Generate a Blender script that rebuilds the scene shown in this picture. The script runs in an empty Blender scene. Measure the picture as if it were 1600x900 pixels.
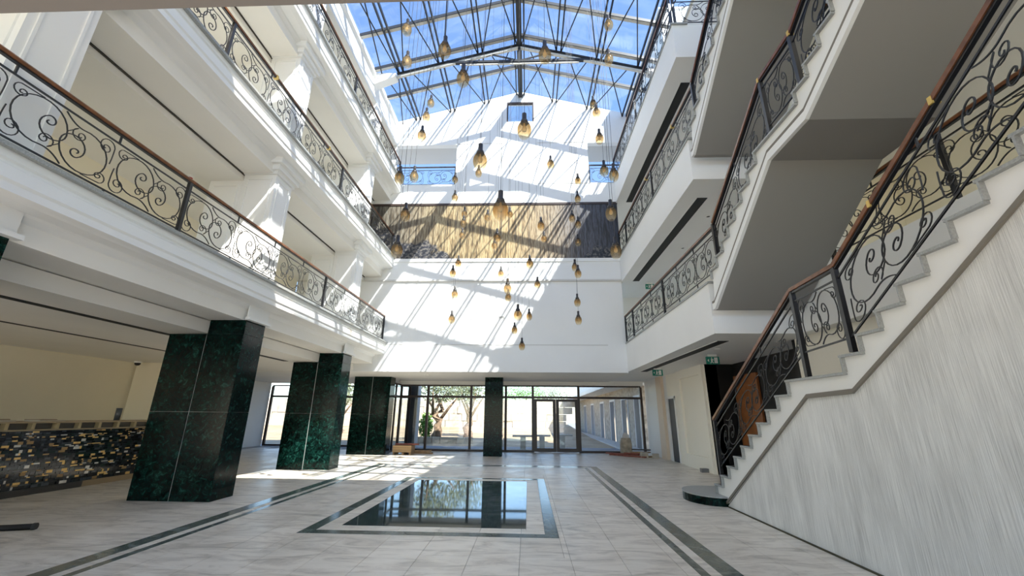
import bpy, math, random
from mathutils import Matrix, Vector
random.seed(11)
scene = bpy.context.scene
COL = scene.collection

# ------------------------------------------------------------------ camera
YAW, PITCH, ROLL, FPX = -0.0399, 0.3033, 0.0099, 639.292
CAM = Vector((0.0, 0.0, 1.6))
fw = Vector((math.sin(YAW)*math.cos(PITCH), math.cos(YAW)*math.cos(PITCH), math.sin(PITCH)))
rt = Vector((math.cos(YAW), -math.sin(YAW), 0.0))
up = rt.cross(fw)
r2 = rt*math.cos(ROLL) + up*math.sin(ROLL)
u2 = -rt*math.sin(ROLL) + up*math.cos(ROLL)
cd = bpy.data.cameras.new('camera')
cd.sensor_fit = 'HORIZONTAL'; cd.sensor_width = 36.0; cd.lens = FPX/1600*36.0
cd.clip_start = 0.05; cd.clip_end = 500
cam = bpy.data.objects.new('camera', cd)
cam.matrix_world = Matrix(((r2.x, u2.x, -fw.x, CAM.x), (r2.y, u2.y, -fw.y, CAM.y), (r2.z, u2.z, -fw.z, CAM.z), (0, 0, 0, 1)))
COL.objects.link(cam); scene.camera = cam

# ------------------------------------------------------------------ sky, sun, exposure
SUN = Vector((-0.57, 0.69, -1.0)).normalized()          # direction the light travels
world = bpy.data.worlds.new('world'); scene.world = world; world.use_nodes = True
wn = world.node_tree; wn.nodes.clear()
wo = wn.nodes.new('ShaderNodeOutputWorld'); wb = wn.nodes.new('ShaderNodeBackground')
sky = wn.nodes.new('ShaderNodeTexSky'); sky.sky_type = 'NISHITA'
sky.sun_disc = False; sky.sun_elevation = math.asin(-SUN.z); sky.sun_rotation = math.atan2(-SUN.x, -SUN.y)
sky.air_density = 1.0; sky.dust_density = 0.2; sky.ozone_density = 3.5
wb.inputs['Strength'].default_value = 0.105
wn.links.new(sky.outputs[0], wb.inputs['Color']); wn.links.new(wb.outputs[0], wo.inputs['Surface'])
sl = bpy.data.lights.new('sun', 'SUN'); sl.energy = 3.5; sl.angle = math.radians(0.4); sl.color = (1.0, 0.94, 0.84)
so = bpy.data.objects.new('sun', sl); so.rotation_mode = 'QUATERNION'
so.rotation_quaternion = SUN.to_track_quat('-Z', 'Y'); so.location = (20, -20, 40); COL.objects.link(so)
vs = scene.view_settings
vs.view_transform = 'Standard'; vs.look = 'None'; vs.gamma = 1.0; vs.exposure = 2.08; vs.use_curve_mapping = False
scene.cycles.max_bounces = 14; scene.cycles.diffuse_bounces = 10; scene.cycles.transparent_max_bounces = 24
scene.cycles.caustics_reflective = False; scene.cycles.caustics_refractive = False
scene.cycles.use_denoising = True

# ------------------------------------------------------------------ mesh helpers
class MB:
    def __init__(s): s.v = []; s.f = []; s.m = []
    def box(s, x0, x1, y0, y1, z0, z1, mi=0):
        b = len(s.v)
        s.v += [(x0,y0,z0),(x1,y0,z0),(x1,y1,z0),(x0,y1,z0),(x0,y0,z1),(x1,y0,z1),(x1,y1,z1),(x0,y1,z1)]
        for q in ((0,3,2,1),(4,5,6,7),(0,1,5,4),(1,2,6,5),(2,3,7,6),(3,0,4,7)): s.f.append(tuple(b+i for i in q)); s.m.append(mi)
        return s
    def prism(s, poly, axis, a0, a1, mi=0):
        """poly of 2D points; axis 'x': (y,z) extruded along x; 'y': (x,z) along y; 'z': (x,y) along z"""
        n = len(poly); b = len(s.v)
        def P(p, a): return {'x': (a, p[0], p[1]), 'y': (p[0], a, p[1]), 'z': (p[0], p[1], a)}[axis]
        s.v += [P(p, a0) for p in poly] + [P(p, a1) for p in poly]
        s.f.append(tuple(b+i for i in range(n))); s.f.append(tuple(b+n+i for i in reversed(range(n)))); s.m += [mi, mi]
        for i in range(n):
            j = (i+1) % n; s.f.append((b+i, b+n+i, b+n+j, b+j)); s.m.append(mi)
        return s
    def tube(s, pts, r, n=4, caps=True, ref=None):
        pts = [Vector(p) for p in pts]; b = len(s.v); k = len(pts)
        for i, p in enumerate(pts):
            t = (pts[min(i+1, k-1)] - pts[max(i-1, 0)]).normalized()
            a = Vector(ref) if ref else (Vector((0,0,1)) if abs(t.z) < .9 else Vector((1,0,0)))
            e1 = t.cross(a).normalized(); e2 = e1.cross(t).normalized()
            rr = r[i] if isinstance(r, (list, tuple)) else r
            for j in range(n):
                an = 2*math.pi*(j+.5)/n
                s.v.append(tuple(p + e1*(rr*math.cos(an)) + e2*(rr*math.sin(an))))
        for i in range(k-1):
            for j in range(n):
                j2 = (j+1) % n
                s.f.append((b+i*n+j, b+i*n+j2, b+(i+1)*n+j2, b+(i+1)*n+j)); s.m.append(0)
        if caps:
            s.f.append(tuple(b+j for j in reversed(range(n)))); s.f.append(tuple(b+(k-1)*n+j for j in range(n))); s.m += [0, 0]
        return s
    def bar(s, p0, p1, w, h, upv=(0,0,1)):
        """rectangular bar between two points, w sideways, h along upv"""
        p0 = Vector(p0); p1 = Vector(p1); t = (p1-p0).normalized(); a = Vector(upv)
        e1 = t.cross(a).normalized(); e2 = e1.cross(t).normalized(); b = len(s.v)
        for p in (p0, p1):
            for (i, j) in ((-1,-1),(1,-1),(1,1),(-1,1)): s.v.append(tuple(p + e1*(i*w/2) + e2*(j*h/2)))
        for q in ((3,2,1,0),(4,5,6,7),(0,1,5,4),(1,2,6,5),(2,3,7,6),(3,0,4,7)): s.f.append(tuple(b+i for i in q)); s.m.append(0)
        return s
    def lathe(s, prof, n=16, c=(0,0,0)):
        b = len(s.v)
        for (r, z) in prof:
            for j in range(n):
                a = 2*math.pi*j/n; s.v.append((c[0]+r*math.cos(a), c[1]+r*math.sin(a), c[2]+z))
        for i in range(len(prof)-1):
            for j in range(n):
                j2 = (j+1) % n; s.f.append((b+i*n+j, b+i*n+j2, b+(i+1)*n+j2, b+(i+1)*n+j)); s.m.append(0)
        return s
    def quad(s, a, b_, c, d, mi=0):
        b = len(s.v); s.v += [tuple(a), tuple(b_), tuple(c), tuple(d)]; s.f.append((b, b+1, b+2, b+3)); s.m.append(mi); return s
    def mesh(s, name, mats, smooth=False):
        me = bpy.data.meshes.new(name); me.from_pydata(s.v, [], s.f); 
        for m in (mats if isinstance(mats, (list, tuple)) else [mats]): me.materials.append(m)
        if any(s.m): me.polygons.foreach_set('material_index', s.m)
        if smooth: me.polygons.foreach_set('use_smooth', [True]*len(me.polygons))
        me.update(); return me

def link(name, me, parent=None, loc=None, **kw):
    o = bpy.data.objects.new(name, me)
    if loc is not None: o.location = loc
    if parent is not None: o.parent = parent
    for k, v in kw.items():
        if v is not None: o[k] = v
    COL.objects.link(o); return o
def add(name, mb, mats, parent=None, smooth=False, loc=None, **kw):
    return link(name, mb.mesh(name, mats, smooth), parent, loc, **kw)
def empty(name, loc=(0,0,0), **kw):
    o = bpy.data.objects.new(name, None); o.location = loc; o.empty_display_size = .1
    for k, v in kw.items():
        if v is not None: o[k] = v
    COL.objects.link(o); return o
def struct(name, mb, mats, parent=None, **kw):
    if parent is None: kw['kind'] = 'structure'
    return add(name, mb, mats, parent, **kw)
def B(*a): return MB().box(*a)

# ------------------------------------------------------------------ materials
def mat(name):
    m = bpy.data.materials.new(name); m.use_nodes = True
    nt = m.node_tree; return m, nt, nt.nodes['Principled BSDF']
def plain(name, col, rough=.6, metal=0., spec=.5, var=0.0, scale=3., bump=0., bscale=40.):
    m, nt, p = mat(name)
    p.inputs['Base Color'].default_value = (*col, 1); p.inputs['Roughness'].default_value = rough
    p.inputs['Metallic'].default_value = metal; p.inputs['Specular IOR Level'].default_value = spec
    g = nt.nodes.new('ShaderNodeNewGeometry')
    if var:
        n = nt.nodes.new('ShaderNodeTexNoise'); n.inputs['Scale'].default_value = scale; n.inputs['Detail'].default_value = 5
        nt.links.new(g.outputs['Position'], n.inputs['Vector'])
        r = nt.nodes.new('ShaderNodeValToRGB'); r.color_ramp.elements[0].position = .3; r.color_ramp.elements[1].position = .7
        r.color_ramp.elements[0].color = (*[c*(1-var) for c in col], 1); r.color_ramp.elements[1].color = (*[min(1, c*(1+var)) for c in col], 1)
        nt.links.new(n.outputs['Fac'], r.inputs['Fac']); nt.links.new(r.outputs['Color'], p.inputs['Base Color'])
    if bump:
        n2 = nt.nodes.new('ShaderNodeTexNoise'); n2.inputs['Scale'].default_value = bscale; n2.inputs['Detail'].default_value = 4
        nt.links.new(g.outputs['Position'], n2.inputs['Vector'])
        b = nt.nodes.new('ShaderNodeBump'); b.inputs['Strength'].default_value = bump; b.inputs['Distance'].default_value = .01
        nt.links.new(n2.outputs['Fac'], b.inputs['Height']); nt.links.new(b.outputs['Normal'], p.inputs['Normal'])
    return m
def marble(name, cols, scale, rough, vscale=(1,1,1), spec=.5, rvar=0.):
    """cols: list of (pos, colour); layered noise veins in world space"""
    m, nt, p = mat(name)
    g = nt.nodes.new('ShaderNodeNewGeometry'); mp = nt.nodes.new('ShaderNodeMapping'); mp.inputs['Scale'].default_value = vscale
    nt.links.new(g.outputs['Position'], mp.inputs['Vector'])
    n = nt.nodes.new('ShaderNodeTexNoise'); n.inputs['Scale'].default_value = scale; n.inputs['Detail'].default_value = 9
    n.inputs['Roughness'].default_value = .68; n.inputs['Distortion'].default_value = 1.2
    nt.links.new(mp.outputs['Vector'], n.inputs['Vector'])
    r = nt.nodes.new('ShaderNodeValToRGB'); el = r.color_ramp.elements
    el[0].position, el[0].color = cols[0][0], (*cols[0][1], 1); el[1].position, el[1].color = cols[-1][0], (*cols[-1][1], 1)
    for (q, c) in cols[1:-1]: e = el.new(q); e.color = (*c, 1)
    nt.links.new(n.outputs['Fac'], r.inputs['Fac'])
    # every slab its own tone
    oi = nt.nodes.new('ShaderNodeObjectInfo'); mr = nt.nodes.new('ShaderNodeMapRange')
    mr.inputs['To Min'].default_value = .93; mr.inputs['To Max'].default_value = 1.05
    nt.links.new(oi.outputs['Random'], mr.inputs['Value'])
    mx = nt.nodes.new('ShaderNodeMix'); mx.data_type = 'RGBA'; mx.blend_type = 'MULTIPLY'; mx.inputs[0].default_value = 1
    nt.links.new(r.outputs['Color'], mx.inputs[6]); nt.links.new(mr.outputs[0], mx.inputs[7])
    nt.links.new(mx.outputs[2], p.inputs['Base Color'])
    p.inputs['Roughness'].default_value = rough; p.inputs['Specular IOR Level'].default_value = spec
    if rvar:
        n2 = nt.nodes.new('ShaderNodeTexNoise'); n2.inputs['Scale'].default_value = 1.3; n2.inputs['Detail'].default_value = 6
        nt.links.new(g.outputs['Position'], n2.inputs['Vector'])
        m2 = nt.nodes.new('ShaderNodeMapRange'); m2.inputs['From Min'].default_value = .3; m2.inputs['From Max'].default_value = .7
        m2.inputs['To Min'].default_value = rough-rvar; m2.inputs['To Max'].default_value = rough+rvar
        nt.links.new(n2.outputs['Fac'], m2.inputs['Value']); nt.links.new(m2.outputs[0], p.inputs['Roughness'])
    return m
def glass(name, tint, refl=.06, dust=0., dcol=(.8,.85,.9), streak=None):
    m = bpy.data.materials.new(name); m.use_nodes = True; nt = m.node_tree; nt.nodes.clear()
    out = nt.nodes.new('ShaderNodeOutputMaterial'); tr = nt.nodes.new('ShaderNodeBsdfTransparent'); tr.inputs['Color'].default_value = (*tint, 1)
    gl = nt.nodes.new('ShaderNodeBsdfGlossy'); gl.inputs['Roughness'].default_value = .02
    lw = nt.nodes.new('ShaderNodeLayerWeight'); lw.inputs['Blend'].default_value = .5
    mx = nt.nodes.new('ShaderNodeMixShader')
    pw = nt.nodes.new('ShaderNodeMath'); pw.operation = 'POWER'; pw.inputs[1].default_value = 4.5; nt.links.new(lw.outputs['Facing'], pw.inputs[0])
    mu = nt.nodes.new('ShaderNodeMath'); mu.operation = 'MULTIPLY_ADD'; mu.inputs[1].default_value = .8; mu.inputs[2].default_value = refl
    nt.links.new(pw.outputs[0], mu.inputs[0]); nt.links.new(mu.outputs[0], mx.inputs[0])
    nt.links.new(tr.outputs[0], mx.inputs[1]); nt.links.new(gl.outputs[0], mx.inputs[2])
    last = mx
    if dust:
        g = nt.nodes.new('ShaderNodeNewGeometry'); mp = nt.nodes.new('ShaderNodeMapping')
        mp.inputs['Scale'].default_value = streak or (1,1,1); mp.inputs['Rotation'].default_value = (0, 0, .6)
        nt.links.new(g.outputs['Position'], mp.inputs['Vector'])
        n = nt.nodes.new('ShaderNodeTexNoise'); n.inputs['Scale'].default_value = 1.; n.inputs['Detail'].default_value = 4
        nt.links.new(mp.outputs[0], n.inputs['Vector'])
        mr = nt.nodes.new('ShaderNodeMapRange'); mr.inputs['From Min'].default_value = .42; mr.inputs['From Max'].default_value = .68
        mr.inputs['To Min'].default_value = dust*.1; mr.inputs['To Max'].default_value = dust
        nt.links.new(n.outputs['Fac'], mr.inputs['Value'])
        tl = nt.nodes.new('ShaderNodeBsdfTranslucent'); tl.inputs['Color'].default_value = (*dcol, 1)
        m2 = nt.nodes.new('ShaderNodeMixShader'); nt.links.new(mr.outputs[0], m2.inputs[0])
        nt.links.new(mx.outputs[0], m2.inputs[1]); nt.links.new(tl.outputs[0], m2.inputs[2]); last = m2
    nt.links.new(last.outputs[0], out.inputs['Surface']); return m

WHITE = plain('white_paint', (.83,.83,.81), .55, var=.02, scale=.8)
WARM = plain('warm_white_paint', (.84,.82,.77), .6, var=.03, scale=.7)
CREAM = plain('cream_paint', (.86,.80,.64), .65, var=.03, scale=.6)
CREAM_LIT = plain('cream_paint_lit', (.92,.88,.77), .65, var=.02, scale=.6)  # the cream paint lightened, standing in for light on the right-hand walls
GREYW = plain('grey_white_paint', (.60,.59,.56), .65, var=.02, scale=.5)
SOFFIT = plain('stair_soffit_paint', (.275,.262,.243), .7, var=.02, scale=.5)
BLACK = plain('black_slot', (.006,.006,.006), .6)
IRON = plain('wrought_iron', (.012,.012,.014), .38, metal=.0, spec=.6)
WOOD = plain('handrail_wood', (.17,.065,.025), .3, var=.35, scale=9)
DARKWOOD = plain('brown_frame', (.045,.028,.022), .4)
BRASS = plain('masking_tape', (.65,.45,.12), .5)
STEEL = plain('roof_steel', (.022,.023,.026), .45, spec=.4)
CREAMBAR = plain('roof_bar_cream', (.62,.60,.54), .5)
GRANITE = plain('granite_edge', (.33,.34,.33), .4, var=.2, scale=60)
GREEN = marble('green_marble', [(.36,(.0008,.0022,.0018)),(.50,(.0015,.0085,.0065)),(.58,(.003,.022,.0165)),(.66,(.02,.075,.06)),(.73,(.003,.016,.012))], 9.0, .12, spec=.14)
GREENFLOOR = marble('green_inlay', [(.30,(.055,.075,.068)),(.52,(.12,.145,.13)),(.64,(.21,.24,.22)),(.8,(.11,.13,.12))], 3.0, .16, spec=.5)
POLISH = marble('polished_green', [(.30,(.03,.05,.048)),(.52,(.07,.095,.09)),(.66,(.16,.19,.18)),(.8,(.06,.08,.075))], 2.2, .035, spec=1.0)
FLOORM = marble('travertine', [(.27,(.36,.325,.27)),(.44,(.64,.58,.495)),(.55,(.79,.73,.635)),(.80,(.86,.80,.71))], 2.6, .38, vscale=(.5,1.7,1), spec=.45, rvar=.10)
JOINT = plain('joint', (.33,.31,.28), .8)
STRIP = plain('white_joint', (.62,.62,.60), .5)
SKYGLASS = glass('roof_glass', (.86,.93,1.0), .05, dust=.05, dcol=(.85,.92,1.0), streak=(.45,2.2,1))
CLEAR = glass('window_glass', (.93,.95,.95), .07)
TAN = plain('dry_earth', (.40,.30,.19), .9, var=.3, scale=.6)
PLAZA = plain('plaza_paving', (.27,.27,.29), .7, var=.12, scale=1.5)
LIME = plain('limestone', (.50,.45,.37), .85, var=.2, scale=3)
LEAF = plain('olive_leaf', (.16,.19,.10), .6, var=.4, scale=4)
LEAFG = plain('green_leaf', (.10,.24,.03), .6, var=.4, scale=4)
BARK = plain('olive_bark', (.22,.15,.10), .9, var=.5, scale=7, bump=.6, bscale=14)

# ------------------------------------------------------------------ levels and layout
F1, F2, F3 = 4.30, 7.88, 11.44            # gallery floors
FL = (F1, F2, F3)
YW = 15.87                                # face of the tall wall at the far end
YN = -2.2                                 # end behind the camera, no facade there, left open to let daylight in
NEAR = 1.22                               # edge of the galleries over the camera
XL, XR = -5.62, 3.80                      # gallery edges
EL, ER, EZ = -6.15, 5.50, 14.80           # eaves of the glass roof
RX, RZ = -0.32, 16.42                     # ridge
def roofz(x): return RZ - (RZ-EZ)*(abs(x-RX)/((RX-EL) if x < RX else (ER-RX)))
PY = [3.48, 8.317, 13.135, 18.105]        # front faces of the piers
P0, PM, P1, PD = -7.60, -6.785, -5.985, .645

# ------------------------------------------------------------------ floor
floor = struct('floor', B(-14.2, 9.2, -5, 22.5, -.30, -.012), JOINT)
XW0, XW1 = -5.12, 2.30                    # outer edge of the inlaid border
bands_x = [(-5.12,-4.89),(-4.765,-4.66),(1.84,1.945),(2.07,2.30)]
YB = 15.05
RUG = (-3.27, .43, 6.42, 12.0)
RI = (-2.82, -.03, 6.88, 11.50)
def cut(rects, c):
    out = []
    for (a0,a1,b0,b1) in rects:
        x0,x1,y0,y1 = max(a0,c[0]),min(a1,c[1]),max(b0,c[2]),min(b1,c[3])
        if x0 >= x1 or y0 >= y1: out.append((a0,a1,b0,b1)); continue
        if a0 < x0: out.append((a0,x0,b0,b1))
        if x1 < a1: out.append((x1,a1,b0,b1))
        if b0 < y0: out.append((x0,x1,b0,y0))
        if y1 < b1: out.append((x0,x1,y1,b1))
    return out
inl = []
inl += [('inlay_band',(-5.12,-4.89,-1,YB)),('inlay_band',(2.07,2.30,-1,YB)),('inlay_band',(-4.89,2.07,YB-.23,YB)),
        ('inlay_band',(-4.765,-4.66,-1,YB-.355)),('inlay_band',(1.84,1.945,-1,YB-.355)),('inlay_band',(-4.66,1.84,YB-.46,YB-.355)),
        ('inlay_frame',(RUG[0],RUG[1],RUG[2],RUG[2]+.19)),('inlay_frame',(RUG[0],RUG[1],RUG[3]-.19,RUG[3])),
        ('inlay_frame',(RUG[0],RUG[0]+.19,RUG[2]+.19,RUG[3]-.19)),('inlay_frame',(RUG[1]-.19,RUG[1],RUG[2]+.19,RUG[3]-.19))]
holes = [r for _, r in inl] + [RI]
G = .0025
for nm, (a,b,c,d) in inl:
    k = max(1, round((b-a if b-a > d-c else d-c)/1.2))
    for i in range(k):
        if b-a > d-c: q = (a+(b-a)*i/k+G, a+(b-a)*(i+1)/k-G, c+G, d-G)
        else: q = (a+G, b-G, c+(d-c)*i/k+G, c+(d-c)*(i+1)/k-G)
        if q[3] < 2.2: continue
        add(nm, B(*q, -.03, 0), GREENFLOOR, floor)
for i in range(3):
    for j in range(4):
        w, h = (RI[1]-RI[0])/3, (RI[3]-RI[2])/4
        add('polished_slab', B(RI[0]+i*w+.001, RI[0]+(i+1)*w-.001, RI[2]+j*h+.001, RI[2]+(j+1)*h-.001, -.03, .0005), POLISH, floor)
tiles = []
xs = [-13.3+.6*i for i in range(32)]
for i, x in enumerate(xs):
    y = -4 + (.6 if i % 2 else 0)
    while y < 20.4:
        for (a,b,c,d) in (lambda R: R)([(x, x+.6, y, y+1.2)]):
            R_ = [(a,b,c,d)]
            for h in holes: R_ = cut(R_, h)
            for q in R_:
                if q[1]-q[0] > .03 and q[3]-q[2] > .03 and q[0] < 5.7: tiles.append(q)
        y += 1.2
def vis(q):
    cx, cy = (q[0]+q[1])/2, (q[2]+q[3])/2
    d = Vector((cx, cy, 0)) - CAM; z = d.dot(fw)
    if z < .5: return -1
    px, py = 800+FPX*d.dot(r2)/z, 450-FPX*d.dot(u2)/z
    if not (-150 < px < 1750 and 560 < py < 1000): return -1
    if cx > 3.8 and cy < 9: return -1
    return (q[1]-q[0])*(q[3]-q[2])/(z*z*z)
tiles.sort(key=vis, reverse=True)
rest = MB()
for k, q in enumerate(tiles):
    if k < 300 and vis(q) > 0:
        add('floor_tile', B(q[0]+G, q[1]-G, q[2]+G, q[3]-G, -.03, 0), FLOORM, floor)
    else: rest.box(q[0]+G, q[1]-G, q[2]+G, q[3]-G, -.03, 0)
add('floor_tiles_far', rest, FLOORM, floor, kind='stuff')

# ------------------------------------------------------------------ far wall with mural, gable and openings
WB = YW + .25
wall_back = struct('wall_back', B(-7.7, XR, YW-.0, WB, 3.20, 4.235), WHITE)          # edge of the bridge
add('panel', B(-9.6, XR, YW+.03, WB, 4.235, 6.86), WHITE, wall_back)
add('ledge', B(-9.6, XR, YW-.04, WB, 6.86, 6.93), GREYW, wall_back)
add('panel', B(-9.6, XR, YW+.02, WB, 6.93, 7.72), WHITE, wall_back)
add('ledge', B(-9.6, XR, YW-.02, WB, 7.72, 7.86), WHITE, wall_back)
add('panel', B(-9.6, XR, YW+.06, WB, 7.86, 10.46), WHITE, wall_back)
add('panel', B(-9.6, XR, YW, WB, 10.46, 11.40), WHITE, wall_back)
OL0, OL1, OR0, OR1, OZ1 = -6.0, -3.22, 2.72, 5.4, 13.47
add('panel', B(-10, OL0, YW, WB, 11.40, OZ1), WHITE, wall_back)
add('panel', B(OL1, OR0, YW, WB, 11.40, OZ1), WHITE, wall_back)
GW = (-1.16, .32, 16.95, 18.3)
# gable with a small square window: four pieces
gwx0, gwx1, gwz0, gwz1 = -.95, .30, 14.70, 15.78
add('gable', MB().prism([(-10,OZ1),(gwx0,OZ1),(gwx0,roofz(gwx0)-.02),(EL,EZ-.02),(-10,EZ-.02)], 'y', YW, WB), WHITE, wall_back)
add('gable', MB().prism([(gwx1,OZ1),(9,OZ1),(9,EZ-.02),(ER,EZ-.02),(gwx1,roofz(gwx1)-.02)], 'y', YW, WB), WHITE, wall_back)
add('gable', B(gwx0, gwx1, YW, WB, OZ1, gwz0), WHITE, wall_back)
add('gable', MB().prism([(gwx0,gwz1),(gwx1,gwz1),(gwx1,roofz(gwx1)-.02),(RX,RZ-.02),(gwx0,roofz(gwx0)-.02)], 'y', YW, WB), WHITE, wall_back)
# thin proud strips for panel grooves; the grey ones paint in their shadow
for (a,b,c,d) in ((-3.20,-1.14,13.50,13.525),(.46,2.60,13.50,13.525),(.45,3.1,11.385,11.41),(-6,3.1,4.235,4.262)):
    add('groove_line', B(a, b, YW-.012, YW, c, d), GREYW, wall_back)
for x in (-3.0,-1.14,.46):
    add('groove_line', B(x-.008, x+.008, YW-.008, YW, 11.42, 13.5), WHITE, wall_back)
win = empty('window_1', (0,YW,0), kind='structure')
add('frame', B(gwx0, gwx1, YW-.02, YW+.1, gwz1-.07, gwz1), DARKWOOD, win, loc=(0,-YW,0)); add('frame', B(gwx0, gwx0+.06, YW-.02, YW+.1, gwz0, gwz1-.07), DARKWOOD, win, loc=(0,-YW,0))
add('frame', B(gwx1-.06, gwx1, YW-.02, YW+.1, gwz0, gwz1-.07), DARKWOOD, win, loc=(0,-YW,0)); add('pane', B(gwx0+.06, gwx1-.06, YW+.04, YW+.05, gwz0, gwz1-.07), CLEAR, win, loc=(0,-YW,0))

def mural_material():
    m, nt, p = mat('mural_print'); L = nt.links.new
    g = nt.nodes.new('ShaderNodeNewGeometry'); sp = nt.nodes.new('ShaderNodeSeparateXYZ'); L(g.outputs['Position'], sp.inputs[0])
    def mr(inp, a, b, c=0., d=1.):
        n = nt.nodes.new('ShaderNodeMapRange'); n.inputs['From Min'].default_value = a; n.inputs['From Max'].default_value = b
        n.inputs['To Min'].default_value = c; n.inputs['To Max'].default_value = d; L(inp, n.inputs['Value']); return n.outputs[0]
    def noise(scale, sc=(1,1,1), det=6, off=(0,0,0)):
        mp = nt.nodes.new('ShaderNodeMapping'); mp.inputs['Scale'].default_value = sc; mp.inputs['Location'].default_value = off
        L(g.outputs['Position'], mp.inputs[0]); n = nt.nodes.new('ShaderNodeTexNoise'); n.inputs['Scale'].default_value = scale
        n.inputs['Detail'].default_value = det; L(mp.outputs[0], n.inputs['Vector']); return n.outputs['Fac']
    def math_(op, a, b):
        n = nt.nodes.new('ShaderNodeMath'); n.operation = op
        for i, q in enumerate((a, b)):
            if isinstance(q, (int, float)): n.inputs[i].default_value = q
            else: L(q, n.inputs[i])
        return n.outputs[0]
    def ramp(f, cs):
        r = nt.nodes.new('ShaderNodeValToRGB'); e = r.color_ramp.elements
        e[0].position, e[0].color = cs[0][0], (*cs[0][1],1); e[1].position, e[1].color = cs[-1][0], (*cs[-1][1],1)
        for q, c in cs[1:-1]: x = e.new(q); x.color = (*c,1)
        L(f, r.inputs[0]); return r.outputs[0]
    def mix(f, a, b):
        n = nt.nodes.new('ShaderNodeMix'); n.data_type = 'RGBA'; L(f, n.inputs[0]); L(a, n.inputs[6]); L(b, n.inputs[7]); return n.outputs[2]
    X, Z = sp.outputs['X'], sp.outputs['Z']
    streak = noise(1.0, (11, 1, .8), 8); fine = noise(1.0, (30, 1, 3.0), 6, (5,0,2))
    horiz = math_('ADD', mr(X, -6.7, 3.9), math_('MULTIPLY', math_('SUBTRACT', streak, .5), .10))
    base = ramp(horiz, [(0,(.12,.12,.11)),(.14,(.24,.21,.16)),(.32,(.42,.335,.19)),(.55,(.47,.36,.19)),(.72,(.34,.275,.185)),(.84,(.11,.11,.125)),(1,(.04,.05,.08))])
    dark = ramp(math_('ADD', math_('MULTIPLY', streak, .55), math_('MULTIPLY', fine, .45)), [(.42,(.08,.06,.05)),(.49,(.55,.44,.32)),(.53,(1,1,1)),(.57,(1,1,.95)),(.62,(.40,.32,.24))])
    mul = nt.nodes.new('ShaderNodeMix'); mul.data_type = 'RGBA'; mul.blend_type = 'MULTIPLY'; mul.inputs[0].default_value = .8
    L(base, mul.inputs[6]); L(dark, mul.inputs[7]); col = mul.outputs[2]
    # dark broken shapes rising from the lower edge and the left corner
    lump = noise(1.15, (1,1,1), 8, (3.1,0,1.7)); 
    h = math_('SUBTRACT', math_('ADD', math_('MULTIPLY', lump, 3.0), 7.55), Z)
    left = mr(X, -3.0, -5.8, 0., 1.3); h = math_('ADD', h, math_('SUBTRACT', left, math_('MULTIPLY', mr(X, -3.4, -1.2), mr(X, 2.4, .6, 0, 1.1))))
    rock = ramp(noise(9, (1,1,1), 6), [(.40,(.012,.014,.02)),(.52,(.045,.045,.055)),(.60,(.20,.18,.15)),(.68,(.02,.02,.03))])
    col = mix(mr(h, 1.05, 1.25), col, rock)
    L(col, p.inputs['Base Color']); p.inputs['Roughness'].default_value = .45
    return m
mural = empty('mural', (-1.45, YW, 7.9), label='wide gold and black landscape mural set across the far white wall', category='mural')
add('canvas', B(-6.75, 3.84, YW-.005, YW+.055, 7.87, 10.34), mural_material(), mural, loc=(1.45,-YW,-7.9))
add('frame_bar', B(-6.82, 3.85, YW-.03, YW+.055, 10.34, 10.44), DARKWOOD, mural, loc=(1.45,-YW,-7.9))
add('frame_bar', B(-6.82, -6.75, YW-.03, YW+.055, 7.87, 10.34), DARKWOOD, mural, loc=(1.45,-YW,-7.9))

# slabs behind the far wall, entrance ceiling
struct('ceiling', B(-14.2, XR+.06, WB, 20.3, 3.20, F1), WARM); struct('ceiling', B(-14.2, 9, 20.3, 22.5, 3.20, F1), WARM)
for z in (F2, F3): struct('ceiling', B(-9.6, XR+.06, WB, 20.3, z-1.06, z), WARM)
struct('ceiling', B(-10, 9, WB, 17.35, OZ1, EZ), GREYW)
struct('trim_1', B(-6.3, 5.5, 20.3, 20.62, 3.03, 3.2), WARM)

# ------------------------------------------------------------------ left galleries
ORD = ['first', 'second', 'third']
def left_gallery(k):
    F = FL[k]; y0, y1 = NEAR, YW
    e = empty('balcony', (XL, y0, F), label='%s floor white gallery with stepped cornice along the cream-walled side' % ORD[k], category='balcony')
    loc = (-XL, -y0, -F); g = lambda n, mb, m: add(n, mb, m, e, loc=loc)
    g('floor_slab', B(-9.6, -6.785, y0, y1, F-.80, F), WARM)
    # fascia with mouldings, profile in x-z
    pr = [(-6.05,F),(-5.60,F),(-5.60,F-.09),(-5.63,F-.11),(-5.63,F-.14),(-5.60,F-.16),(-5.60,F-.30),(-5.625,F-.33),(-5.625,F-.42),(-5.70,F-.44),(-5.74,F-.455),(-6.05,F-.455)]
    g('cornice', MB().prism(pr, 'y', y0, y1), WHITE)
    g('edge_stone', B(-6.05, -5.53, y0, y1, F, F+.05), GRANITE)
    g('soffit_moulding', MB().prism([(-6.05,F-.455),(-5.95,F-.455),(-5.97,F-.49),(-6.02,F-.53),(-6.05,F-.55)], 'y', y0, y1), WHITE)
    g('beam', B(-6.785, -6.05, y0, y1, F-.80, F), WARM)
    return e
for k in range(3): left_gallery(k)
CZ = [3.22, F2-1.06, F3-1.06]
struct('ceiling', B(-13.9, -6.785, NEAR, WB, 3.22, F1-.82), WARM)
struct('ceiling', B(-10, -6.80, NEAR, YW, F2-.96, F2-.82), WARM)
struct('ceiling', B(-10, -6.80, NEAR, YW, F3-.96, F3-.82), WARM)
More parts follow.
